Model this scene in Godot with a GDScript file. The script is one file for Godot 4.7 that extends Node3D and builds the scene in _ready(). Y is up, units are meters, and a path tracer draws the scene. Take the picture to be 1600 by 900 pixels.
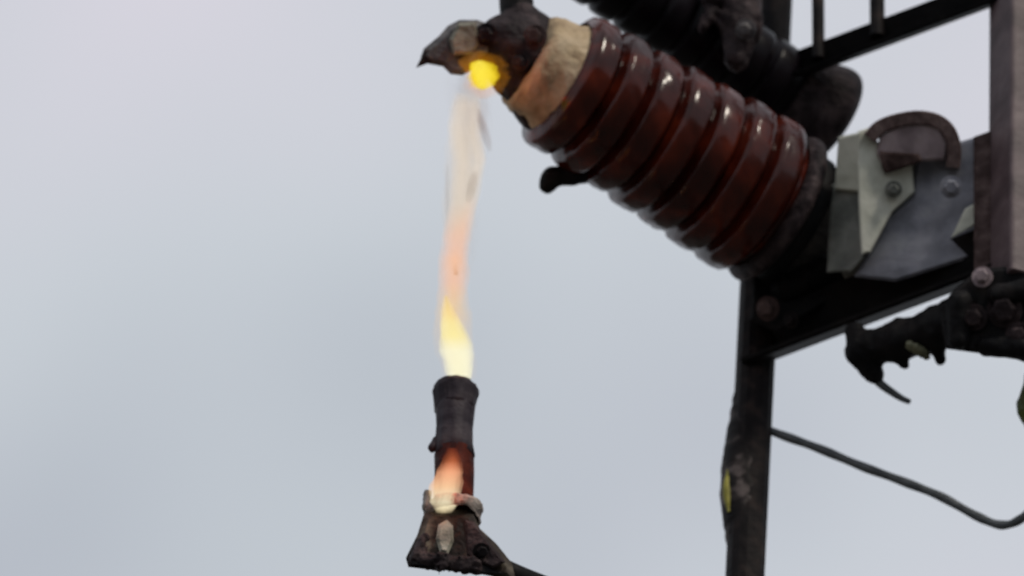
extends Node3D
# A burning dropout fuse on an overhead pole, seen from the street through a long lens.
# One "unit" is 0.625 mm. v(x, y, z) places a point on the frame of the pole head: x to the right, y downwards across the
# line of sight, z towards the viewer, all in units.

const UNIT := 0.000625
const FAR := 14.0
const TILT := 35.0
const EYE := Vector3(0, 1.6, 0)
const SMOOTH := 0
const FLAT := -1

var right := Vector3.RIGHT
var ahead: Vector3
var above: Vector3
var used := {}
var M := {}


class Shape:
	var p := PackedVector3Array()
	var g := PackedInt32Array()
	var c := PackedColorArray()
	func tri(a: Vector3, b: Vector3, d: Vector3, group: int) -> void:
		if (b - a).cross(d - a).length_squared() < 1e-18:
			return
		p.append(a); p.append(b); p.append(d); g.append(group)
	func quad(a: Vector3, b: Vector3, d: Vector3, e: Vector3, group: int) -> void:
		tri(a, b, d, group); tri(a, d, e, group)


# ---------------------------------------------------------------- places
func v(x: float, y: float, z := 0.0) -> Vector3:
	var d := FAR - z * UNIT
	var k := UNIT * d / FAR
	return EYE + ahead * d + right * (x - 800.0) * k + above * (450.0 - y) * k


func plumb(x: float, y: float, y0: float, z0: float) -> Vector3:  # a point on an upright line that has depth z0 at height y0
	return v(x, y, z0 + (y - y0) * tan(deg_to_rad(TILT)))


# ---------------------------------------------------------------- naming
func numbered(called: String) -> String:
	var n: int = used.get(called, 0)
	used[called] = n + 1
	return called if n == 0 else "%s_%03d" % [called, n]


func thing(called: String, label: String, category: String, at: Vector3, group := "", kind := "") -> Node3D:
	var o := Node3D.new()
	o.name = numbered(called)
	add_child(o)
	o.position = at
	o.set_meta("label", label)
	o.set_meta("category", category)
	if group:
		o.set_meta("group", group)
	if kind:
		o.set_meta("kind", kind)
	return o


func put(s: Shape, called: String, m: Material, parent: Node3D, label := "") -> MeshInstance3D:
	var origin := Vector3.ZERO
	var up: Node = parent
	while up != self:
		origin += (up as Node3D).position
		up = up.get_parent()
	var mid := Vector3.ZERO
	for q in s.p:
		mid += q
	mid /= maxf(1.0, s.p.size())
	var vol := 0.0
	for i in range(0, s.p.size(), 3):
		vol += (s.p[i] - mid).dot((s.p[i + 1] - mid).cross(s.p[i + 2] - mid))
	var st := SurfaceTool.new()
	st.begin(Mesh.PRIMITIVE_TRIANGLES)
	for i in s.g.size():
		st.set_smooth_group(s.g[i])
		for j in ([0, 1, 2] if vol < 0.0 else [0, 2, 1]):
			if s.c.size():
				st.set_color(s.c[i * 3 + j])
			st.add_vertex(s.p[i * 3 + j] - origin)
	st.generate_normals()
	st.index()
	var o := MeshInstance3D.new()
	o.name = called
	o.mesh = st.commit()
	o.material_override = m
	parent.add_child(o, true)
	if label:
		o.set_meta("label", label)
	return o


# ---------------------------------------------------------------- shapes
func frame(d: Vector3) -> Array:
	var h := Vector3.UP if absf(d.y) < 0.9 else Vector3.RIGHT
	var a := d.cross(h).normalized()
	return [a, d.cross(a).normalized()]


func lathe(at: Vector3, axis: Vector3, profile: Array, seg := 48, s: Shape = null, wobble := 0.0, seedling := 0) -> Shape:
	if s == null:
		s = Shape.new()
	var f := frame(axis)
	var rough := FastNoiseLite.new()
	rough.seed = seedling
	rough.frequency = 0.04
	var rings := []
	for q in profile:
		var ring := PackedVector3Array()
		for i in seg:
			var w := TAU * i / seg
			var dir: Vector3 = f[0] * cos(w) + f[1] * sin(w)
			var r: float = q[1]
			if wobble > 0.0:
				r += wobble * rough.get_noise_3d(cos(w) * r, sin(w) * r, q[0])
			ring.append(at + axis * q[0] * UNIT + dir * r * UNIT)
		rings.append(ring)
	for k in rings.size() - 1:
		for i in seg:
			var j := (i + 1) % seg
			s.quad(rings[k][i], rings[k][j], rings[k + 1][j], rings[k + 1][i], 1 if profile[k].size() < 3 else profile[k][2])
	return s


func rounded(points: Array, steps := 6) -> Array:  # a smooth curve through (t, r) pairs
	var c := Curve2D.new()
	for i in points.size():
		var a := Vector2(points[maxi(i - 1, 0)][0], points[maxi(i - 1, 0)][1])
		var b := Vector2(points[mini(i + 1, points.size() - 1)][0], points[mini(i + 1, points.size() - 1)][1])
		var t := (b - a) / 6.0
		c.add_point(Vector2(points[i][0], points[i][1]), -t, t)
	var out := []
	for i in points.size() - 1:
		for k in steps:
			var q := c.sample(i, float(k) / steps)
			out.append([q.x, maxf(q.y, 0.0)])
	out.append(points[-1])
	return out


func smooth_path(points: Array, steps := 10) -> PackedVector3Array:
	var c := Curve3D.new()
	for i in points.size():
		var t: Vector3 = (points[mini(i + 1, points.size() - 1)] - points[maxi(i - 1, 0)]) / 6.0
		c.add_point(points[i], -t, t)
	var out := PackedVector3Array()
	for i in points.size() - 1:
		for k in steps:
			out.append(c.sample(i, float(k) / steps))
	out.append(points[-1])
	return out


func tube(path: PackedVector3Array, radius: Callable, seg := 14, s: Shape = null, closed := true) -> Shape:
	if s == null:
		s = Shape.new()
	var a := Vector3.ZERO
	var before := PackedVector3Array()
	var n := path.size()
	for k in n:
		var d := (path[mini(k + 1, n - 1)] - path[maxi(k - 1, 0)]).normalized()
		if k == 0:
			a = frame(d)[0]
		a = (a - d * a.dot(d)).normalized()
		var b := d.cross(a)
		var r: float = radius.call(float(k) / (n - 1)) * UNIT
		var ring := PackedVector3Array()
		for i in seg:
			var w := TAU * i / seg
			ring.append(path[k] + (a * cos(w) + b * sin(w)) * r)
		if k > 0:
			for i in seg:
				var j := (i + 1) % seg
				s.quad(before[i], before[j], ring[j], ring[i], 1)
		if closed and (k == 0 or k == n - 1):
			for i in seg:
				if k == 0:
					s.tri(path[k], ring[(i + 1) % seg], ring[i], 2)
				else:
					s.tri(path[k], ring[i], ring[(i + 1) % seg], 3)
		before = ring
	return s


func inset(poly: PackedVector2Array, by: float) -> PackedVector2Array:
	var out := PackedVector2Array()
	var n := poly.size()
	var turn := -1.0 if Geometry2D.is_polygon_clockwise(poly) else 1.0
	for i in n:
		var e := (poly[i] - poly[(i + n - 1) % n]).normalized()
		var f := (poly[(i + 1) % n] - poly[i]).normalized()
		var m := (Vector2(-e.y, e.x) + Vector2(-f.y, f.x)) * turn
		out.append(poly[i] + m.normalized() * by / maxf(0.45, m.length() / 2.0))
	return out


# a plate or section: the outline, swept from one placing to another, with a chamfer round each end
func sweep(poly: PackedVector2Array, near: Callable, far: Callable, chamfer := 0.0, edge := 0.0, s: Shape = null) -> Shape:
	if s == null:
		s = Shape.new()
	var small := inset(poly, chamfer)
	var n := poly.size()
	var rings := []
	for step in [[near, small, 0.0], [near, poly, edge], [far, poly, -edge], [far, small, 0.0]]:
		var ring := PackedVector3Array()
		for q in step[1]:
			ring.append(step[0].call(q, step[2]))
		rings.append(ring)
	for k in 3:
		for i in n:
			var j := (i + 1) % n
			s.quad(rings[k][i], rings[k][j], rings[k + 1][j], rings[k + 1][i], FLAT)
	var t := Geometry2D.triangulate_polygon(small)
	for i in range(0, t.size(), 3):
		s.tri(rings[0][t[i]], rings[0][t[i + 2]], rings[0][t[i + 1]], FLAT)
		s.tri(rings[3][t[i]], rings[3][t[i + 1]], rings[3][t[i + 2]], FLAT)
	return s


func plate(points: Array, z: float, thick: float, bevel := 2.5, lean := Vector2.ZERO, s: Shape = null) -> Shape:
	var poly := PackedVector2Array()
	var mid := Vector2.ZERO
	for q in points:
		poly.append(Vector2(q[0], q[1]))
		mid += Vector2(q[0], q[1]) / points.size()
	var near := func(q: Vector2, e: float): return v(q.x, q.y, z + (q - mid).dot(lean) - e)
	var far := func(q: Vector2, e: float): return v(q.x, q.y, z - thick + (q - mid).dot(lean) - e)
	return sweep(poly, near, far, bevel, bevel, s)


func bar(a: Vector3, b: Vector3, section: Array, up: Vector3, bevel := 1.0, s: Shape = null) -> Shape:  # section in units round the line a-b
	var d := (b - a).normalized()
	var y := (up - d * up.dot(d)).normalized()
	var x := d.cross(y)
	var poly := PackedVector2Array()
	for q in section:
		poly.append(Vector2(q[0], q[1]))
	var near := func(q: Vector2, e: float): return a + (x * q.x + y * q.y) * UNIT + d * e * UNIT
	var far := func(q: Vector2, e: float): return b + (x * q.x + y * q.y) * UNIT + d * e * UNIT
	return sweep(poly, near, far, bevel, bevel, s)


func angle_section(w: float, t: float) -> Array:
	var r := t * 0.45
	return [[-w / 2, -w / 2 + r], [-w / 2 + r, -w / 2], [w / 2 - r, -w / 2], [w / 2, -w / 2 + r], [w / 2, -w / 2 + t], [-w / 2 + t + r, -w / 2 + t], [-w / 2 + t, -w / 2 + t + r], [-w / 2 + t, w / 2], [-w / 2 + r, w / 2], [-w / 2, w / 2 - r]]


func box_section(w: float, h: float, r: float) -> Array:
	var out := []
	for c in [[1, 1, 0], [-1, 1, 90], [-1, -1, 180], [1, -1, 270]]:
		for k in 4:
			var a := deg_to_rad(c[2] + k * 30.0)
			out.append([c[0] * (w / 2 - r) + r * cos(a), c[1] * (h / 2 - r) + r * sin(a)])
	return out


func bolt(at: Vector3, d: Vector3, r: float, long: float) -> Shape:
	d = d.normalized()
	var s := Shape.new()
	s = lathe(at - d * 2 * UNIT, d, [[0, 0], [0, r * 1.5], [4, r * 1.5], [4, r * 0.8]], 20, s)
	for q in s.g.size():
		s.g[q] = FLAT
	var s2 := lathe(at, d, [[3, 0], [3, r], [4 + r * 0.7, r], [6 + r * 0.7, r * 0.75], [6 + r * 0.7, 0]], 6)
	for q in s2.g.size():
		s2.g[q] = FLAT
	s.p.append_array(s2.p)
	s.g.append_array(s2.g)
	if long > 0.0:
		s = lathe(at, d, [[5, 0], [5 + long, r * 0.5], [6 + long, r * 0.4], [6 + long, 0]], 10, s)
	return s


# a rounded lump: capsules [x, y, z, r, x, y, z, r] in units, joined by a smooth minimum and meshed as surface nets
func lump(caps: Array, cell := 4.0, blend := 8.0, rough := 0.0, seedling := 1, fine := 0.05) -> Shape:
	var lo := Vector3.ONE * 1e9
	var hi := -lo
	for c in caps:
		for e in [0, 4]:
			var q := Vector3(c[e], c[e + 1], c[e + 2])
			lo = lo.min(q - Vector3.ONE * (c[e + 3] + rough + cell * 3))
			hi = hi.max(q + Vector3.ONE * (c[e + 3] + rough + cell * 3))
	var n := Vector3i(((hi - lo) / cell).ceil()) + Vector3i.ONE
	var noise := FastNoiseLite.new()
	noise.seed = seedling
	noise.frequency = fine
	noise.fractal_octaves = 3
	var f := PackedFloat32Array()
	f.resize(n.x * n.y * n.z)
	for k in n.z:
		for j in n.y:
			for i in n.x:
				var q := lo + Vector3(i, j, k) * cell
				var d := 1e9
				for c in caps:
					var a := Vector3(c[0], c[1], c[2])
					var b := Vector3(c[4], c[5], c[6])
					var ab := b - a
					var t := clampf((q - a).dot(ab) / maxf(ab.length_squared(), 1e-6), 0.0, 1.0)
					var e: float = q.distance_to(a + ab * t) - lerpf(c[3], c[7], t)
					var h := maxf(blend - absf(d - e), 0.0) / blend
					d = minf(d, e) - h * h * blend * 0.25
				if rough > 0.0 and absf(d) < rough + cell * 2:
					d += rough * noise.get_noise_3dv(q)
				f[(k * n.y + j) * n.x + i] = d
	var where := {}
	var step := [1, n.x, n.x * n.y]
	var s := Shape.new()
	for k in n.z - 1:
		for j in n.y - 1:
			for i in n.x - 1:
				var at := (k * n.y + j) * n.x + i
				var sum := Vector3.ZERO
				var hits := 0
				for e in 12:
					var ax := e / 4
					var o1 := (e & 1)
					var o2 := (e >> 1) & 1
					var p0 := Vector3.ZERO
					p0[(ax + 1) % 3] = o1
					p0[(ax + 2) % 3] = o2
					var a: int = at + o1 * step[(ax + 1) % 3] + o2 * step[(ax + 2) % 3]
					var fa := f[a]
					var fb := f[a + step[ax]]
					if (fa < 0.0) != (fb < 0.0):
						p0[ax] = fa / (fa - fb)
						sum += p0
						hits += 1
				if hits:
					var q := lo + (Vector3(i, j, k) + sum / hits) * cell
					where[at] = v(q.x, q.y, q.z)
	for k in range(1, n.z - 1):
		for j in range(1, n.y - 1):
			for i in range(1, n.x - 1):
				var at := (k * n.y + j) * n.x + i
				for ax in 3:
					var inside := f[at] < 0.0
					if inside != (f[at + step[ax]] < 0.0):
						var b: int = step[(ax + 1) % 3]
						var c: int = step[(ax + 2) % 3]
						if inside:
							s.quad(where[at - b - c], where[at - c], where[at], where[at - b], 1)
						else:
							s.quad(where[at - b - c], where[at - b], where[at], where[at - c], 1)
	return s


# ---------------------------------------------------------------- materials
func noise_map(seedling: int, freq: float, colors: Array, stops: Array, octaves := 4, size := 256) -> NoiseTexture2D:
	var n := FastNoiseLite.new()
	n.seed = seedling
	n.frequency = freq
	n.fractal_octaves = octaves
	var t := NoiseTexture2D.new()
	t.width = size
	t.height = size
	t.seamless = true
	t.noise = n
	var g := Gradient.new()
	g.offsets = PackedFloat32Array(stops)
	g.colors = PackedColorArray(colors)
	t.color_ramp = g
	return t


func lin(r: float, g: float, b: float) -> Color:
	return Color(r, g, b).linear_to_srgb()


func surface(colors: Array, stops: Array, rough: float, seedling: int, scale := 9.0, freq := 0.012, relief := 0.05, metal := 0.0) -> StandardMaterial3D:
	var m := StandardMaterial3D.new()
	m.albedo_texture = noise_map(seedling, freq, colors, stops)
	m.roughness = rough
	m.metallic = metal
	m.uv1_triplanar = true
	m.uv1_scale = Vector3.ONE * scale
	if relief > 0.0:
		m.heightmap_enabled = true
		m.heightmap_texture = noise_map(seedling + 50, freq * 3.0, [Color.BLACK, Color.WHITE], [0.2, 0.8])
		m.heightmap_scale = relief
	return m


func matte(names: Array, amount: float) -> void:
	for n in names:
		M[n].metallic_specular = amount


func make_materials() -> void:
	M.steel = surface([lin(.006, .005, .006), lin(.012, .0095, .010), lin(.030, .021, .019)], [0.25, 0.6, 0.85], 0.62, 11)
	M.black_steel = surface([lin(.004, .004, .005), lin(.008, .0075, .008), lin(.016, .013, .013)], [0.25, 0.6, 0.9], 0.6, 12)
	M.upright = surface([lin(.055, .034, .037), lin(.100, .066, .071), lin(.16, .115, .118)], [0.2, 0.55, 0.85], 0.55, 13, 5.0)
	M.glaze = surface([lin(.020, .0028, .0016), lin(.052, .0062, .0027), lin(.12, .016, .005)], [0.2, 0.55, 0.85], 0.2, 14, 7.0, 0.01, 0.015)
	M.glaze.metallic_specular = 0.4
	M.dark_glaze = surface([lin(.004, .003, .0045), lin(.007, .005, .007), lin(.012, .009, .012)], [0.2, 0.55, 0.85], 0.3, 15, 7.0, 0.01, 0.015)
	M.cement = surface([lin(.22, .15, .085), lin(.44, .325, .195), lin(.55, .43, .29)], [0.18, 0.5, 0.85], 0.85, 16, 9.0, 0.012, 0.12)
	M.casting = surface([lin(.014, .010, .011), lin(.034, .025, .027), lin(.080, .058, .058)], [0.25, 0.58, 0.85], 0.6, 17, 11.0, 0.014, 0.1)
	M.hood = surface([lin(.025, .022, .025), lin(.085, .076, .080), lin(.22, .20, .19)], [0.3, 0.52, 0.8], 0.55, 18, 9.0, 0.012, 0.1)
	M.zinc = surface([lin(.13, .135, .165), lin(.235, .24, .285), lin(.33, .335, .37)], [0.2, 0.55, 0.85], 0.5, 19, 8.0, 0.012, 0.04)
	M.pale = surface([lin(.44, .45, .38), lin(.58, .59, .51), lin(.68, .68, .60)], [0.2, 0.5, 0.85], 0.6, 20, 8.0, 0.012, 0.05)
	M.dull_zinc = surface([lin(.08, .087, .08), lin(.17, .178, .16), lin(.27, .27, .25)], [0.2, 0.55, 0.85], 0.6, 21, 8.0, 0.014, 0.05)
	M.rust = surface([lin(.030, .018, .017), lin(.062, .040, .038), lin(.12, .085, .08)], [0.2, 0.5, 0.85], 0.75, 22, 10.0, 0.014, 0.1)
	M.strap = surface([lin(.050, .032, .031), lin(.10, .068, .066), lin(.17, .125, .12)], [0.2, 0.5, 0.85], 0.7, 35, 10.0, 0.014, 0.1)
	M.mauve = surface([lin(.17, .13, .14), lin(.27, .21, .225), lin(.36, .29, .30)], [0.2, 0.5, 0.85], 0.65, 23, 8.0, 0.014, 0.06)
	M.tape = surface([lin(.006, .005, .006), lin(.014, .012, .012), lin(.12, .10, .098)], [0.25, 0.56, 0.8], 0.6, 24, 7.0, 0.014, 0.06)
	M.yellow = surface([lin(.14, .13, .01), lin(.26, .24, .02), lin(.36, .33, .05)], [0.2, 0.5, 0.85], 0.6, 25, 12.0)
	M.olive = surface([lin(.06, .06, .03), lin(.14, .14, .08), lin(.22, .22, .14)], [0.2, 0.5, 0.85], 0.6, 33, 12.0)
	M.green = surface([lin(.03, .045, .008), lin(.07, .10, .015), lin(.12, .15, .03)], [0.2, 0.5, 0.85], 0.6, 26, 12.0)
	M.wire = surface([lin(.050, .058, .064), lin(.080, .092, .10), lin(.12, .13, .14)], [0.2, 0.5, 0.85], 0.55, 27, 12.0)
	M.tube = surface([lin(.018, .014, .019), lin(.038, .031, .038), lin(.070, .058, .064)], [0.2, 0.5, 0.85], 0.55, 28, 9.0, 0.012, 0.06)
	M.fibre = surface([lin(.014, .003, .003), lin(.050, .006, .003), lin(.12, .020, .008)], [0.25, 0.5, 0.8], 0.6, 29, 9.0, 0.014, 0.1)
	M.ash = surface([lin(.10, .075, .06), lin(.28, .22, .19), lin(.46, .40, .35)], [0.2, 0.5, 0.85], 0.8, 30, 14.0, 0.016, 0.12)
	M.bronze = surface([lin(.012, .009, .008), lin(.045, .035, .027), lin(.17, .15, .115)], [0.3, 0.58, 0.85], 0.5, 31, 7.0, 0.012, 0.1)
	M.lit_grey = surface([lin(.10, .09, .065), lin(.24, .225, .17), lin(.36, .34, .28)], [0.2, 0.5, 0.85], 0.6, 34, 9.0, 0.014, 0.08)  # pale grey that carries the painted highlights of hood and base
	M.ground = surface([lin(.05, .05, .045), lin(.08, .078, .07), lin(.12, .115, .10)], [0.2, 0.5, 0.85], 0.95, 32, 0.4)
	matte(["steel", "black_steel", "dark_glaze", "casting", "tube", "bronze", "fibre", "rust", "tape", "strap"], 0.22)
	M.fire = StandardMaterial3D.new()
	M.fire.shading_mode = BaseMaterial3D.SHADING_MODE_UNSHADED
	M.fire.transparency = BaseMaterial3D.TRANSPARENCY_ALPHA
	M.fire.vertex_color_use_as_albedo = true


# ---------------------------------------------------------------- fire
# nested thin shells of glowing gas round a path; rows of [x, y, half width, colour, opacity of one shell]
func gas(rows: Array, z_of: Callable, shells: int, s: Shape = null, seedling := 3, wild := 0.35, hot = null) -> Shape:
	if s == null:
		s = Shape.new()
	var noise := FastNoiseLite.new()
	noise.seed = seedling
	noise.frequency = 0.018
	var seg := 16
	var fine := []
	for i in rows.size() - 1:
		for k in 5:
			var t := k / 5.0
			fine.append([lerpf(rows[i][0], rows[i + 1][0], t), lerpf(rows[i][1], rows[i + 1][1], t), lerpf(rows[i][2], rows[i + 1][2], t), rows[i][3].lerp(rows[i + 1][3], t), lerpf(rows[i][4], rows[i + 1][4], t)])
	fine.append(rows[-1])
	for h in shells:
		var part := (h + 1.0) / shells
		for i in fine.size() - 1:
			var ring := [[], []]
			var tint := []
			for e in 2:
				var q: Array = fine[i + e]
				var body: Color = q[3] if hot == null else q[3].lerp(hot, 1.0 - part)
				tint.append(Color(body.r, body.g, body.b, q[4]))
				for a in seg:
					var w := TAU * a / seg
					var r: float = q[2] * part * (1.0 + wild * noise.get_noise_3d(q[1], cos(w) * 60.0, sin(w) * 60.0 + h * 12.0))
					ring[e].append(v(q[0] + r * cos(w), q[1], z_of.call(q[1]) + r * sin(w)))
			for a in seg:
				var b := (a + 1) % seg
				for t in [[0, a, 0, b, 1, b], [0, a, 1, b, 1, a]]:
					var before := s.g.size()
					s.tri(ring[t[0]][t[1]], ring[t[2]][t[3]], ring[t[4]][t[5]], 1)
					if s.g.size() > before:
						s.c.append(tint[t[0]]); s.c.append(tint[t[2]]); s.c.append(tint[t[4]])
	return s


# ---------------------------------------------------------------- the air
func build_sky() -> Sky:
	var w := 2048
	var h := 1024
	var im := Image.create(w, h, false, Image.FORMAT_RGBF)
	var broad := FastNoiseLite.new()
	broad.seed = 5
	broad.frequency = 1.1
	broad.fractal_octaves = 3
	var fine := FastNoiseLite.new()
	fine.seed = 8130
	fine.frequency = 13.0
	fine.fractal_octaves = 3
	var hue := FastNoiseLite.new()
	hue.seed = 8
	hue.frequency = 17.0
	hue.fractal_octaves = 2
	var low := Vector3(.466, .502, .562)
	var mid := Vector3(.575, .615, .665)
	var high := Vector3(.680, .662, .735)
	for j in h:
		var up := (0.5 - (j + 0.5) / h) * PI
		var c := cos(up)
		for i in w:
			if j > h / 2 + 8:
				im.set_pixel(i, j, Color(.25, .26, .27))
				continue
			var a := TAU * ((i + 0.5) / w - 0.5)
			var d := Vector3(-sin(a) * c, sin(up), cos(a) * c)
			var t := 0.40 + 0.85 * fine.get_noise_3dv(d) + 0.12 * broad.get_noise_3dv(d)
			var q := low.lerp(mid, clampf(t / 0.45, -0.3, 1.0)) if t < 0.45 else mid.lerp(high, minf((t - 0.45) / 0.55, 1.2))
			var k := 0.02 * hue.get_noise_3dv(d)
			im.set_pixel(i, j, Color(q.x * (1.0 + k), q.y, q.z * (1.0 + k * 0.6)))
	var m := PanoramaSkyMaterial.new()
	m.panorama = ImageTexture.create_from_image(im)
	var s := Sky.new()
	s.sky_material = m
	return s


func _ready() -> void:
	var p := deg_to_rad(TILT)
	ahead = Vector3(0, sin(p), -cos(p))
	above = Vector3(0, cos(p), sin(p))

	# camera
	var cam := Camera3D.new()
	cam.name = "camera"
	cam.position = EYE
	cam.rotation_degrees = Vector3(TILT, 0, 0)
	cam.keep_aspect = Camera3D.KEEP_HEIGHT
	cam.fov = rad_to_deg(2.0 * atan(450.0 * UNIT / FAR))
	cam.near = 0.1
	cam.far = 2000.0
	var look := CameraAttributesPhysical.new()
	look.frustum_focal_length = 12.0 * FAR / (450.0 * UNIT)
	look.exposure_aperture = 9.0
	look.frustum_focus_distance = 13.2
	cam.attributes = look
	add_child(cam)
	cam.current = true

	# sky, sun behind thin cloud, exposure
	var env := Environment.new()
	env.background_mode = Environment.BG_SKY
	env.sky = build_sky()
	env.sky_rotation = Vector3.ZERO
	env.tonemap_mode = Environment.TONE_MAPPER_LINEAR
	env.tonemap_exposure = 1.0
	env.sdfgi_enabled = true
	env.ssao_enabled = true
	env.ssil_enabled = true
	env.volumetric_fog_enabled = true
	env.volumetric_fog_density = 0.0
	var world := WorldEnvironment.new()
	world.name = "world"
	world.environment = env
	add_child(world)
	var sun := DirectionalLight3D.new()
	sun.name = "sun"
	sun.light_energy = 0.5
	sun.light_angular_distance = 10.0
	sun.light_color = Color(1.0, 0.96, 0.9)
	sun.shadow_enabled = true
	add_child(sun)
	sun.look_at_from_position(Vector3.ZERO, -Vector3(0.50, 0.68, 0.54), Vector3.UP)

	make_materials()
	build_ground()
	build_frame()
	build_dark_insulator()
	build_cutout()
	build_bracket()
	build_joint()
	build_line_clamp()
	build_wires()
	build_fuse()
	build_fire()


func build_ground() -> void:
	var g := MeshInstance3D.new()
	var pm := PlaneMesh.new()
	pm.size = Vector2(1200, 1200)
	g.mesh = pm
	g.name = "ground"
	g.material_override = M.ground
	g.set_meta("kind", "structure")
	g.set_meta("label", "bare grey brown ground below the pole")
	g.set_meta("category", "ground")
	add_child(g)


var post_lean := 44.0 / 900.0

func post_at(y: float) -> Vector3:
	return plumb(1208.0 - y * post_lean, y, 530.0, -110.0)


func build_frame() -> void:
	# the slender post, from the ground to above the picture
	var top := post_at(-420)
	var low := post_at(950)
	var d := (low - top).normalized()
	var foot := low + d * ((low.y + 0.3) / -d.y)
	var o := thing("steel_post", "slender dark steel post with a taped swelling below the ribbed insulator", "post", Vector3(foot.x, 0, foot.z))
	put(bar(top, foot, box_section(60, 60, 24), Vector3(0.25, 0, 1), 2.0), "shaft", M.steel, o)
	var wrap := []
	for q in [[606, 30, 0], [630, 31, 2], [655, 32, 4], [690, 34, 7], [730, 36, 9], [775, 36, 9], [805, 34, 6], [832, 31.5, 3], [852, 30, 1]]:
		wrap.append([q[0], q[1], q[2]])
	var path := PackedVector3Array()
	var rad := PackedFloat32Array()
	for i in 60:
		var t := i / 59.0 * (wrap.size() - 1)
		var k := mini(int(t), wrap.size() - 2)
		var f := smoothstep(0.0, 1.0, t - k)
		var y := lerpf(wrap[k][0], wrap[k + 1][0], t - k)
		path.append(post_at(y) - right * lerpf(wrap[k][2], wrap[k + 1][2], f) * UNIT)
		rad.append(lerpf(wrap[k][1], wrap[k + 1][1], f) + (0.8 if i % 6 < 2 else 0.0))
	var sleeve := put(tube(path, func(t): return rad[int(round(t * 59))], 24), "tape_wrap", M.tape, o, "grey weathered tape wound round the post")
	var strip := [Vector2(1131, 735), Vector2(1129, 768), Vector2(1132, 800)]
	var sp := []
	for q in strip:
		sp.append(plumb(q.x + 7, q.y, 530.0, -110.0 + 28.0))
	put(tube(smooth_path(sp), func(t): return 7.5 * sin(PI * clampf(t, 0.12, 0.88)), 10), "fringe_strip", M.yellow, sleeve, "added yellow strip for the colour fringe on the sleeve")  # added strip, stands for the yellow lens fringe along the sleeve

	# the lower brace: horizontal, running towards the viewer as it goes right
	var slope := 0.38
	var rise := 1.428
	var a := v(1190, 522, -60)
	var b := v(1190 + 400, 522 - 400 * slope, -60 + 400 * slope * rise)
	var dir := (b - a).normalized()
	a -= dir * 30 * UNIT
	o = thing("steel_brace", "thick dark angle steel brace under the grey bracket", "brace", a, "steel braces between the uprights")
	put(bar(a, b, angle_section(80, 10), above, 1.5), "angle_bar", M.black_steel, o)
	put(bolt(v(1200, 482, -8), -ahead + right * -0.5, 13, 8), "bolt", M.rust, o)
	put(bolt(v(1236, 500, 8), -ahead + right * -0.5, 9, 6), "bolt", M.steel, o)

	put(plate([[1176, 428], [1240, 400], [1288, 330], [1312, 300], [1332, 350], [1346, 404], [1344, 446], [1296, 470], [1214, 520], [1172, 500]], -66, 26, 4.0, Vector2(0.1, 0.5)), "gusset", M.black_steel, o, "black gusset between the insulator end and the brace")
	put(lump([[1228, 452, -56, 24, 1290, 424, -60, 26], [1290, 424, -60, 26, 1322, 404, -60, 18]], 5.0, 10.0, 5.0, 81, 0.04), "base_casting", M.black_steel, o)

	# the upper brace and the rods that rise from it
	var sl2 := 0.375
	var a2 := v(1200, 116, -300)
	var b2 := v(1200 + 560, 116 - 560 * sl2, -300 + 560 * sl2 * rise)
	o = thing("steel_brace", "thin black steel brace sloping above the grey bracket", "brace", a2, "steel braces between the uprights")
	put(bar(a2 - (b2 - a2).normalized() * 25 * UNIT, b2, angle_section(44, 8), above, 1.2), "angle_bar", M.black_steel, o)
	for q in [[1279, 20.0, "narrow dark rod rising from the upper brace beside the post"], [1371, 24.0, "wider dark rod rising from the middle of the upper brace"]]:
		var y0: float = 116 - (q[0] - 1200) * sl2
		var z0: float = -300 + (q[0] - 1200) * sl2 * rise
		o = thing("hanger_rod", q[2], "rod", plumb(q[0], y0 + 6, y0, z0 - 4), "rods above the upper brace")
		var line := PackedVector3Array([plumb(q[0], y0 + 6, y0, z0 - 4), plumb(q[0] - 2, -150, y0, z0 - 4), plumb(q[0] - 3, -420, y0, z0 - 4)])
		put(tube(line, func(_t): return q[1] / 2, 14), "rod", M.steel, o)

	# the square upright on the right
	var t0 := plumb(1602, -420, 430, 200)
	var t1 := plumb(1600, 452, 430, 200)
	o = thing("square_upright", "brown square steel upright standing on the bolted joint", "upright", t1)
	put(bar(t0, t1, box_section(86, 86, 7), Vector3(sin(deg_to_rad(24.0)), 0, cos(deg_to_rad(24.0))), 2.0), "shaft", M.upright, o)
	put(plate([[1521, 214], [1549, 204], [1552, 424], [1522, 430]], 108, 16, 2.5, Vector2(0.3, 0.68)), "backing_strip", M.rust, o)


# ---------------------------------------------------------------- the ribbed insulators
func shed_profile(r: float, deep: float, half: float) -> Array:
	var out := []
	for u in [-1.0, -0.9, -0.82, -0.74, -0.64, -0.5, -0.32, -0.12, 0.1, 0.3, 0.48, 0.62, 0.72, 0.8, 0.9, 1.0]:
		out.append([half * u, r - deep * (0.22 * u * u + 0.78 * smoothstep(0.58, 1.0, absf(u)))])
	return out


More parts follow.
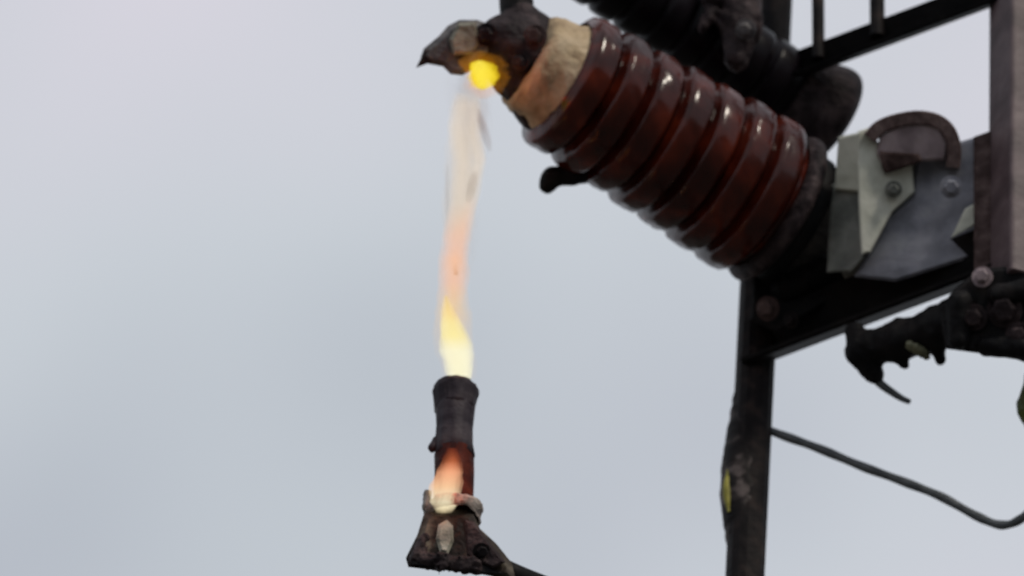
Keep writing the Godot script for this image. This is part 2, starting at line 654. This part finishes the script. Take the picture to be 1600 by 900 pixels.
func build_cutout() -> void:
	var tilt := deg_to_rad(17.0)
	var c := cos(tilt)
	var start := v(904, 140, 55)
	var axis := (right * 0.859 * c - above * 0.511 * c + ahead * sin(tilt)).normalized()
	var o := thing("fuse_insulator", "glossy brown ribbed porcelain insulator with a tan collar and charred end", "insulator", start + axis * 400 * UNIT)
	# the porcelain
	var body := put(lathe(start, axis, [[-42 / c, 0], [-42 / c, 84], [-38 / c, 90], [340 / c, 108], [372 / c, 106], [372 / c, 0]], 64), "porcelain_core", M.glaze, o)
	for i in 7:
		var t := (-12.0 + 54.0 * i) / c
		put(lathe(start + axis * t * UNIT, axis, shed_profile(114.0 + 2.9 * i + [0.0, 1.2, -1.0, 0.8, -0.6, 1.4, 0.0][i], 19.0, 27.4 / c), 72, null, 3.0, 90 + i), "shed", M.glaze, body)
	put(lathe(start + axis * 362 / c * UNIT, axis, rounded([[-16, 112], [-8, 124], [4, 127], [12, 120], [16, 108]], 4), 64), "shed", M.casting, body, "dull dark end rim")
	# the tan collar
	put(lathe(start, axis, rounded([[-96 / c, 58], [-93 / c, 72], [-84 / c, 80], [-58 / c, 85], [-36 / c, 92], [-26 / c, 90]], 4) , 56, null, 5.0, 3), "collar", M.cement, o, "tan cement collar stained at its edges")
	# the charred end casting, lumpy
	var e := lump([
		[826, 90, 72, 64, 806, 82, 80, 60],
		[806, 76, 82, 56, 790, 66, 90, 40],
		[830, 44, 60, 30, 812, 22, 50, 26],
		[808, 128, 96, 32, 834, 172, 70, 26],
		[834, 172, 70, 26, 858, 216, 40, 22],
	], 5.0, 18.0, 5.0, 4, 0.025)
	put(e, "end_casting", M.casting, o)
	var hd := put(plate([[686, 56], [700, 40], [718, 31], [746, 31], [782, 44], [792, 92], [752, 90], [740, 108], [722, 118], [704, 116], [692, 104], [670, 100], [657, 90], [662, 76]], 128, 62, 9.0, Vector2(-0.1, 0.2)), "contact_hood", M.hood, o, "grey scorched clamp over the upper contact")
	put(plate([[702, 62], [716, 36], [744, 34], [748, 70], [738, 84], [708, 86]], 138, 16, 5.0, Vector2(-0.1, 0.2)), "lit_plate", M.lit_grey, hd, "paler grey plate with the lit top of the hood in its colour")  # the lit top of the hood, put in as a paler plate
	put(plate([[664, 78], [690, 70], [694, 92], [672, 98], [650, 106], [657, 92]], 133, 10, 3.0, Vector2(-0.1, 0.1)), "latch_tongue", M.casting, hd)
	put(bolt(v(760, 54, 126), -ahead - right * 0.2, 12, 4), "bolt", M.casting, hd)
	put(bolt(v(836, 58, 136), -ahead - right * 0.3 + above * 0.2, 13, 4), "bolt", M.rust, o)
	put(bolt(v(812, 96, 140), -ahead - right * 0.3, 10, 3), "bolt", M.casting, o)
	# the stub below
	put(lump([[930, 262, 30, 22, 896, 272, 40, 17], [896, 272, 40, 17, 862, 278, 46, 14], [862, 276, 46, 15, 855, 290, 46, 13]], 4.0, 8.0, 3.0, 14), "lever_stub", M.black_steel, o)
	# end flange
	put(lathe(start, axis, [[372 / c, 0], [372 / c, 104], [376 / c, 108], [398 / c, 108], [402 / c, 104], [402 / c, 0]], 48), "end_flange", M.black_steel, o)


func build_dark_insulator() -> void:
	var tilt := deg_to_rad(14.0)
	var c := cos(tilt)
	var start := v(950, -42, -235)
	var axis := (right * 0.838 * c - above * 0.546 * c + ahead * sin(tilt)).normalized()
	var o := thing("dark_insulator", "near black ribbed insulator between the post and the brown one", "insulator", start + axis * 430 * UNIT)
	var body := put(lathe(start, axis, [[-60, 0], [-60, 44], [-50, 52], [400, 56], [400, 0]], 48), "porcelain_core", M.dark_glaze, o)
	for i in 8:
		put(lathe(start + axis * (-24.0 + 48.0 * i) * UNIT, axis, shed_profile(66.0, 8.0, 24.3), 56), "shed", M.dark_glaze, body)
	put(lathe(start, axis, rounded([[352, 0], [352, 52], [366, 64], [392, 78], [420, 86], [440, 80], [452, 52], [456, 0]], 5), 48), "end_cap", M.casting, o)
	put(lump([[1160, -60, -250, 30, 1158, 40, -190, 32], [1112, 0, -200, 16, 1140, -40, -220, 26], [1158, 40, -190, 30, 1150, 92, -160, 20], [1110, 26, -188, 13, 1096, 44, -180, 8]], 5.0, 12.0, 6.0, 31), "clamp", M.casting, o)
	put(bolt(v(1165, 46, -150), -ahead - right * 0.2, 11, 4), "bolt", M.hood, o)


# ---------------------------------------------------------------- the grey bracket
func build_bracket() -> void:
	var o := thing("mounting_bracket", "weathered grey zinc bracket between insulator and square upright", "bracket", v(1430, 420, 0))
	put(plate([[1312, 224], [1370, 222], [1440, 206], [1474, 210], [1488, 228], [1530, 220], [1532, 420], [1320, 436], [1304, 400]], -20, 40, 4.0), "back_plate", M.dull_zinc, o)
	put(plate([[1334, 432], [1362, 388], [1384, 346], [1424, 308], [1430, 256], [1446, 236], [1472, 240], [1490, 224], [1526, 214], [1536, 250], [1534, 330], [1520, 402], [1400, 440]], 40, 70, 5.0, Vector2(0.25, 0.3)), "bracket_body", M.zinc, o)
	put(plate([[1340, 205], [1356, 200], [1374, 226], [1384, 268], [1425, 254], [1429, 300], [1394, 331], [1374, 368], [1360, 394], [1346, 398], [1342, 330], [1340, 270]], 56, 14, 3.0, Vector2(-0.25, 0.15)), "gusset", M.pale, o, "pale grey gusset plate")
	put(plate([[1310, 214], [1346, 206], [1345, 300], [1304, 296]], 44, 14, 3.0, Vector2(0.5, -0.1)), "flange", M.pale, o, "pale grey flange")
	put(plate([[1298, 288], [1348, 282], [1350, 404], [1330, 424], [1292, 426]], 40, 16, 3.0, Vector2(0.6, 0.2)), "shaded_flange", M.dull_zinc, o, "dull green grey lower flange with the collar shade in its colour")  # its darker colour stands for the shade on the collar
	# the strap: a bent band
	var arc := []
	for q in [[1358, 216], [1376, 198], [1404, 188], [1436, 184], [1464, 190], [1482, 206], [1490, 232], [1488, 262]]:
		arc.append(v(q[0], q[1], 26))
	var path := smooth_path(arc, 5)
	var s := Shape.new()
	var old := []
	for k in path.size():
		var d := (path[mini(k + 1, path.size() - 1)] - path[maxi(k - 1, 0)]).normalized()
		var outward := d.cross(ahead).normalized()
		var ring := []
		for e in [[-9, -36], [9, -36], [11, -33], [11, 33], [9, 36], [-9, 36], [-11, 33], [-11, -33]]:
			ring.append(path[k] + (outward * e[0] - ahead * e[1]) * UNIT)
		if k > 0:
			for i in 8:
				s.quad(old[i], old[(i + 1) % 8], ring[(i + 1) % 8], ring[i], 10 + i)
		if k == 0 or k == path.size() - 1:
			for i in range(1, 7):
				if k == 0:
					s.tri(ring[0], ring[i + 1], ring[i], FLAT)
				else:
					s.tri(ring[0], ring[i], ring[i + 1], FLAT)
		old = ring
	put(s, "strap", M.strap, o, "rusty brown strap bent over the bracket")
	put(plate([[1374, 212], [1404, 195], [1440, 190], [1468, 198], [1482, 222], [1476, 250], [1440, 252], [1384, 268], [1370, 240]], 57, 66, 4.0), "saddle", M.mauve, o, "dusty mauve brown saddle under the strap")
	put(plate([[1374, 236], [1436, 240], [1442, 252], [1384, 272], [1378, 262]], 62, 20, 3.0), "wedge", M.rust, o)
	put(plate([[1486, 372], [1508, 326], [1534, 312], [1542, 332], [1520, 354]], 96, 10, 2.0, Vector2(0.2, 0.2)), "tab", M.pale, o, "pale tab")
	put(bolt(v(1486, 292, 84), -ahead, 12, 5), "bolt", M.zinc, o)
	put(bolt(v(1396, 296, 60), -ahead, 9, 4), "bolt", M.dull_zinc, o)


# ---------------------------------------------------------------- the bolted joint below the upright
func build_joint() -> void:
	var o := thing("bolted_joint", "dark cluster of bolted plates under the square upright", "joint", v(1550, 550, 170))
	put(plate([[1490, 452], [1530, 420], [1680, 408], [1690, 570], [1600, 566], [1575, 556], [1530, 552], [1478, 545], [1470, 500]], 268, 90, 6.0, Vector2(0.1, 0.25)), "joint_plate", M.black_steel, o)
	put(lump([[1502, 476, 256, 24, 1498, 530, 272, 18], [1540, 540, 270, 16, 1600, 544, 290, 20], [1560, 462, 266, 18, 1620, 452, 268, 20]], 5.0, 10.0, 4.0, 41), "weld", M.black_steel, o)
	put(bolt(v(1535, 433, 258), -ahead - right * 0.2 + above * 0.3, 11, 3), "bolt", M.mauve, o, "pale weathered bolt")
	put(bolt(v(1570, 484, 270), -ahead - right * 0.2, 19, 6), "bolt", M.casting, o)
	put(bolt(v(1522, 496, 272), -ahead - right * 0.2, 14, 6), "bolt", M.casting, o)
	put(bolt(v(1592, 524, 286), -ahead - right * 0.2, 14, 6), "bolt", M.casting, o)


# ---------------------------------------------------------------- the clamp that hangs under the brace
func build_line_clamp() -> void:
	var o := thing("line_clamp", "ragged black line clamp with a curled wire tail under the brace", "clamp", v(1400, 560, 100))
	put(lump([
		[1510, 512, 160, 30, 1456, 512, 130, 30],
		[1456, 518, 130, 33, 1404, 533, 110, 29],
		[1404, 533, 110, 29, 1350, 546, 90, 28],
		[1350, 540, 90, 22, 1336, 520, 70, 17],
		[1348, 552, 90, 26, 1366, 584, 96, 16],
		[1462, 536, 130, 14, 1469, 562, 134, 9],
		[1404, 546, 112, 16, 1413, 570, 116, 8],
		[1404, 506, 112, 9, 1410, 512, 112, 10],
		[1458, 490, 132, 12, 1478, 486, 140, 12],
		[1480, 486, 140, 18, 1510, 480, 160, 22],
	], 4.0, 8.0, 4.0, 51, 0.05), "jaw", M.black_steel, o)
	var tail := [v(1360, 580, 94), v(1374, 598, 96), v(1394, 613, 98), v(1410, 623, 102), v(1422, 628, 106)]
	put(tube(smooth_path(tail), func(t): return lerpf(8.0, 4.0, t), 10), "wire_tail", M.wire, o, "thin grey curled wire end")
	put(lump([[1424, 538, 142, 11, 1440, 548, 144, 9], [1440, 548, 144, 8, 1448, 556, 142, 6]], 3.0, 5.0, 4.0, 52, 0.08), "insert", M.olive, o, "small dull yellow green insert")


# ---------------------------------------------------------------- wires
func build_wires() -> void:
	var o := thing("jumper_wire", "grey wire sagging from the taped post and turning up", "wire", post_at(672))
	var pts := [plumb(1180, 664, 530, -100), v(1222, 680, 10), v(1280, 701, 30), v(1345, 728, 60), v(1410, 752, 80), v(1470, 776, 110), v(1525, 806, 140), v(1562, 820, 160), v(1590, 814, 175), v(1614, 790, 185), v(1630, 740, 190), v(1628, 690, 195), v(1618, 620, 200), v(1612, 556, 195), v(1612, 530, 180)]
	put(tube(smooth_path(pts, 8), func(t): return 7.0 + 0.5 * sin(t * 90.0), 12), "strand", M.wire, o)
	put(lump([[1616, 590, 200, 15, 1614, 636, 198, 24], [1614, 636, 198, 24, 1620, 684, 196, 13]], 4.0, 8.0, 4.0, 61), "sleeve", M.green, o, "dark olive green sleeve")
	o = thing("lead_cable", "thick black lead rising from the charred insulator end", "cable", v(806, 40, 64))
	var up := [v(810, 52, 62), v(808, 24, 48), v(806, -20, 20), v(808, -90, -40), v(840, -180, -120), v(930, -270, -240), v(1060, -330, -380), v(1194, -360, -640)]
	put(tube(smooth_path(up, 8), func(_t): return 27.0, 18), "sheath", M.black_steel, o)
	put(lathe(v(810, 46, 60), (v(807, -10, 25) - v(810, 46, 60)).normalized(), rounded([[-14, 0], [-14, 30], [0, 34], [14, 33], [24, 28]], 4), 24), "lug", M.casting, o)


# ---------------------------------------------------------------- the hanging fuse
func fz(y: float) -> float:
	return 100.0 + 0.7 * (y - 115.0)


func fuse_at(x: float, y: float) -> Vector3:
	return v(x, y, fz(y))


func build_fuse() -> void:
	var down := (fuse_at(709, 880) - fuse_at(712, 590)).normalized()
	var k := 1.0 / cos(deg_to_rad(TILT))   # an upright length shows shortened
	var top := fuse_at(711, 608)
	var o := thing("fuse_tube", "charred dropout fuse tube standing in a flared metal base", "fuse", fuse_at(712, 880))
	put(lathe(top, down, [[0, 20], [-2, 29], [4, 31], [10 * k, 31], [26 * k, 30], [60 * k, 29], [84 * k, 29.5], [104 * k, 30], [106 * k, 27], [106 * k, 0]], 40, null, 5.0, 71), "upper_tube", M.tube, o)
	put(lathe(top, down, [[-2, 16], [-5, 26], [-2, 33, -1], [3 * k, 35], [8 * k, 35, -1], [30 * k, 31], [34 * k, 28]], 40, null, 4.0, 72), "top_ferrule", M.tube, o)
	put(lump([[684, 690, fz(690) + 4, 10, 676, 700, fz(700) + 6, 7]], 3.0, 5.0, 3.0, 73), "latch_stub", M.tube, o)
	put(lathe(top, down, [[98 * k, 0], [98 * k, 30], [130 * k, 30.5], [160 * k, 30], [186 * k, 30], [186 * k, 0]], 40, null, 3.5, 74), "fibre_liner", M.fibre, o, "dark red fibre lining laid bare by the fire")
	# the ash rim and the flared base
	put(lathe(top, down, rounded([[178 * k, 29], [180 * k, 38], [186 * k, 43], [194 * k, 43], [199 * k, 38]], 4), 40, null, 9.0, 75), "ash_rim", M.ash, o, "pale ash crusted rim")
	put(lump([[668, 772, fz(772) + 6, 7, 668, 792, fz(790) + 8, 9]], 3.0, 5.0, 4.0, 76), "side_lug", M.dull_zinc, o)
	var bs := put(plate([[662, 804], [676, 797], [728, 796], [740, 804], [750, 826], [776, 850], [800, 880], [806, 908], [756, 898], [716, 890], [662, 889], [638, 886], [634, 872], [652, 836]], fz(850) + 34, 84, 10.0, Vector2(0.0, 0.7)), "flared_base", M.bronze, o, "dark angular flared metal base")
	put(plate([[685, 820], [698, 812], [708, 822], [709, 846], [700, 866], [687, 862], [681, 842]], fz(840) + 45, 18, 5.0, Vector2(-0.3, 0.7)), "highlight_rib", M.lit_grey, bs, "pale grey rib down the base with a highlight put into its colour")  # added rib, its pale grey paints a highlight on the base
	put(plate([[726, 812], [742, 816], [764, 846], [790, 878], [770, 888], [728, 868]], fz(850) + 44, 16, 4.0, Vector2(0.3, 0.6)), "side_cheek", M.casting, bs)
	put(plate([[642, 868], [700, 874], [760, 882], [790, 898], [716, 894], [644, 884]], fz(880) + 40, 14, 3.0, Vector2(0.0, 0.5)), "bottom_lip", M.black_steel, bs)
	put(bolt(v(752, 862, fz(858) + 48), -ahead + right * 0.2, 9, 3), "bolt", M.steel, bs)
	put(lump([[650, 872, fz(872) + 30, 11, 690, 880, fz(880) + 36, 13], [690, 880, fz(880) + 36, 12, 742, 884, fz(884) + 34, 14], [664, 842, fz(842) + 26, 8, 656, 862, fz(862) + 28, 11]], 4.0, 9.0, 9.0, 79, 0.06), "slag", M.casting, bs, "rough dark slag along the foot of the base")
	var arm := [v(760, 876, fz(868)), v(808, 900, fz(880)), v(900, 936, 560), v(1040, 990, 420), v(1162, 1030, 250)]
	put(tube(smooth_path(arm, 8), func(_t): return 17.0, 14), "support_arm", M.black_steel, o)


# ---------------------------------------------------------------- flames and smoke
func glow(at: Vector3, c: Color, energy: float, size: float, parent: Node3D) -> void:
	var l := OmniLight3D.new()
	l.name = "flame_light"
	l.light_color = c
	l.light_energy = energy
	l.light_size = size
	l.omni_range = 20.0
	l.omni_attenuation = 2.0
	l.shadow_enabled = true
	parent.add_child(l, true)
	l.position = at - parent.position


func build_fire() -> void:
	var white := Color(1.0, 0.98, 0.70)
	var cream := Color(1.0, 0.90, 0.42)
	var amber := Color(1.0, 0.62, 0.22)
	var peach := Color(0.98, 0.55, 0.34)
	var gold := Color(1.0, 0.80, 0.36)
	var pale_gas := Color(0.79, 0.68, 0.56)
	var blush := Color(0.85, 0.60, 0.50)
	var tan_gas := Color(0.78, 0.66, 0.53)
	# the tall flame on the tube
	var o := thing("flame", "tall yellow white flame burning from the top of the fuse tube", "flame", fuse_at(712, 586), "flames on the fuse")
	put(gas([[718, 592, 18, white, 0.18], [717, 572, 23, white, 0.20], [714, 548, 25, white, 0.20], [709, 525, 23, cream, 0.19], [704, 505, 18, cream, 0.16], [700, 488, 12, gold, 0.11], [697, 462, 4, gold, 0.04]], fz, 9), "core", M.fire, o)
	put(gas([[716, 592, 24, amber, 0.02], [714, 560, 33, amber, 0.025], [708, 520, 32, amber, 0.035], [708, 480, 26, amber, 0.07], [709, 440, 23, peach, 0.11], [709, 405, 22, peach, 0.11], [711, 380, 23, blush, 0.07], [716, 340, 26, tan_gas, 0.05], [722, 290, 30, tan_gas, 0.05], [725, 240, 30, tan_gas, 0.055], [726, 190, 27, tan_gas, 0.055], [728, 165, 25, tan_gas, 0.07], [730, 142, 20, tan_gas, 0.0]], fz, 6, null, 5), "mantle", M.fire, o)  # upper tan rows glow to lift the smoke column to sky brightness
	glow(fuse_at(712, 545) - ahead * 30 * UNIT, Color(1.0, 0.62, 0.25), 0.0012, 0.012, o)
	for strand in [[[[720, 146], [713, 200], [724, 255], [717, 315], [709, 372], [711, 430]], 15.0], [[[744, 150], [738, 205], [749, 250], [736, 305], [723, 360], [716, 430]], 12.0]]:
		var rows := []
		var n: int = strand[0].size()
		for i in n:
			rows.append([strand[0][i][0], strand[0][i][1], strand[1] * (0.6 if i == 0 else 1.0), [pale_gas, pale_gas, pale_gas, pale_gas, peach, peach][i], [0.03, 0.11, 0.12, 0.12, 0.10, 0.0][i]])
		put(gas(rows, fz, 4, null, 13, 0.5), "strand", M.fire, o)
	# the flame licking out of the burnt side of the tube
	o = thing("flame", "small peach flame licking up the burnt side of the tube", "flame", v(698, 796, fz(796) + 34), "flames on the fuse")
	var side := func(y: float): return fz(y) + 33.0
	put(gas([[693, 802, 12, Color(.85, .70, .42), 0.02], [694, 784, 23, Color(1.0, .88, .60), 0.28], [699, 760, 24, Color(1.0, .62, .36), 0.28], [704, 738, 21, Color(1.0, .46, .25), 0.26], [706, 720, 16, Color(.80, .22, .09), 0.09], [706, 700, 9, Color(.5, .08, .03), 0.04]], side, 9, null, 7), "core", M.fire, o)
	glow(v(694, 745, fz(745) + 90), Color(1.0, 0.45, 0.18), 0.0010, 0.012, o)
	# the arc spot at the upper contact
	o = thing("arc_flame", "bright yellow arc burning under the contact hood", "arc", v(752, 140, 104), "flames on the fuse")
	var hub := func(_y: float): return 172.0
	for ball in [["core", 22.0, 0.26, 8, Color(1.0, 0.80, 0.02)], ["halo", 36.0, 0.032, 7, Color(1.0, 0.36, 0.01)]]:
		var rows := []
		for i in 11:
			var u := -0.98 + 1.96 * i / 10.0
			rows.append([752.0 + 2.0 * u, 115.0 + ball[1] * 1.06 * u + 2.0, ball[1] * sqrt(1.0 - u * u), ball[4], ball[2] * (1.0 - u * u * 0.7)])
		put(gas(rows, hub, ball[3], null, 11, 1.3, Color(1.0, 1.0, 0.22) if ball[0] == "core" else null), ball[0], M.fire, o)
	glow(v(753, 118, 205), Color(1.0, 0.27, 0.04), 0.0013, 0.012, o)
	# the thin tan smoke between them
	o = thing("smoke", "thin tan smoke column between the flame and the arc", "smoke", fuse_at(712, 400), "", "stuff")
	var fm := FogMaterial.new()
	fm.albedo = lin(.985, .93, .83)
	fm.density = 1.4
	var rng := RandomNumberGenerator.new()
	rng.seed = 77
	for i in 40:
		var t := i / 39.0
		var y := lerpf(140, 395, t)
		var x := 728.0 + 5.0 * sin(t * 7.0) - 14.0 * t * t
		var f := FogVolume.new()
		f.name = "puff" if i == 0 else "puff_%03d" % i
		f.shape = RenderingServer.FOG_VOLUME_SHAPE_ELLIPSOID
		var w := rng.randf_range(34, 56) * lerpf(1.0, 0.85, t)
		f.size = Vector3(w, rng.randf_range(80, 150) * 1.2, w * rng.randf_range(0.8, 1.1)) * UNIT
		f.material = fm
		o.add_child(f, true)
		f.position = fuse_at(x + rng.randf_range(-15, 15), y) - o.position
		f.rotation = Vector3(0, rng.randf_range(0, 3), rng.randf_range(-0.15, 0.15))
	var soot := FogMaterial.new()
	soot.albedo = lin(.55, .47, .40)
	soot.density = 22.0
	for q in [[757, 206, 15, 66, 0.25], [752, 190, 11, 44, 0.2], [737, 292, 17, 52, -0.2], [699, 300, 8, 100, 0.0]]:
		var f := FogVolume.new()
		f.name = "wisp"
		f.shape = RenderingServer.FOG_VOLUME_SHAPE_ELLIPSOID
		f.size = Vector3(q[2], q[3] * 1.2, q[2] * 1.5) * UNIT
		f.material = soot
		o.add_child(f, true)
		f.position = fuse_at(q[0], q[1]) - ahead * 24 * UNIT - o.position
		f.rotation = Vector3(0, 0, q[4])
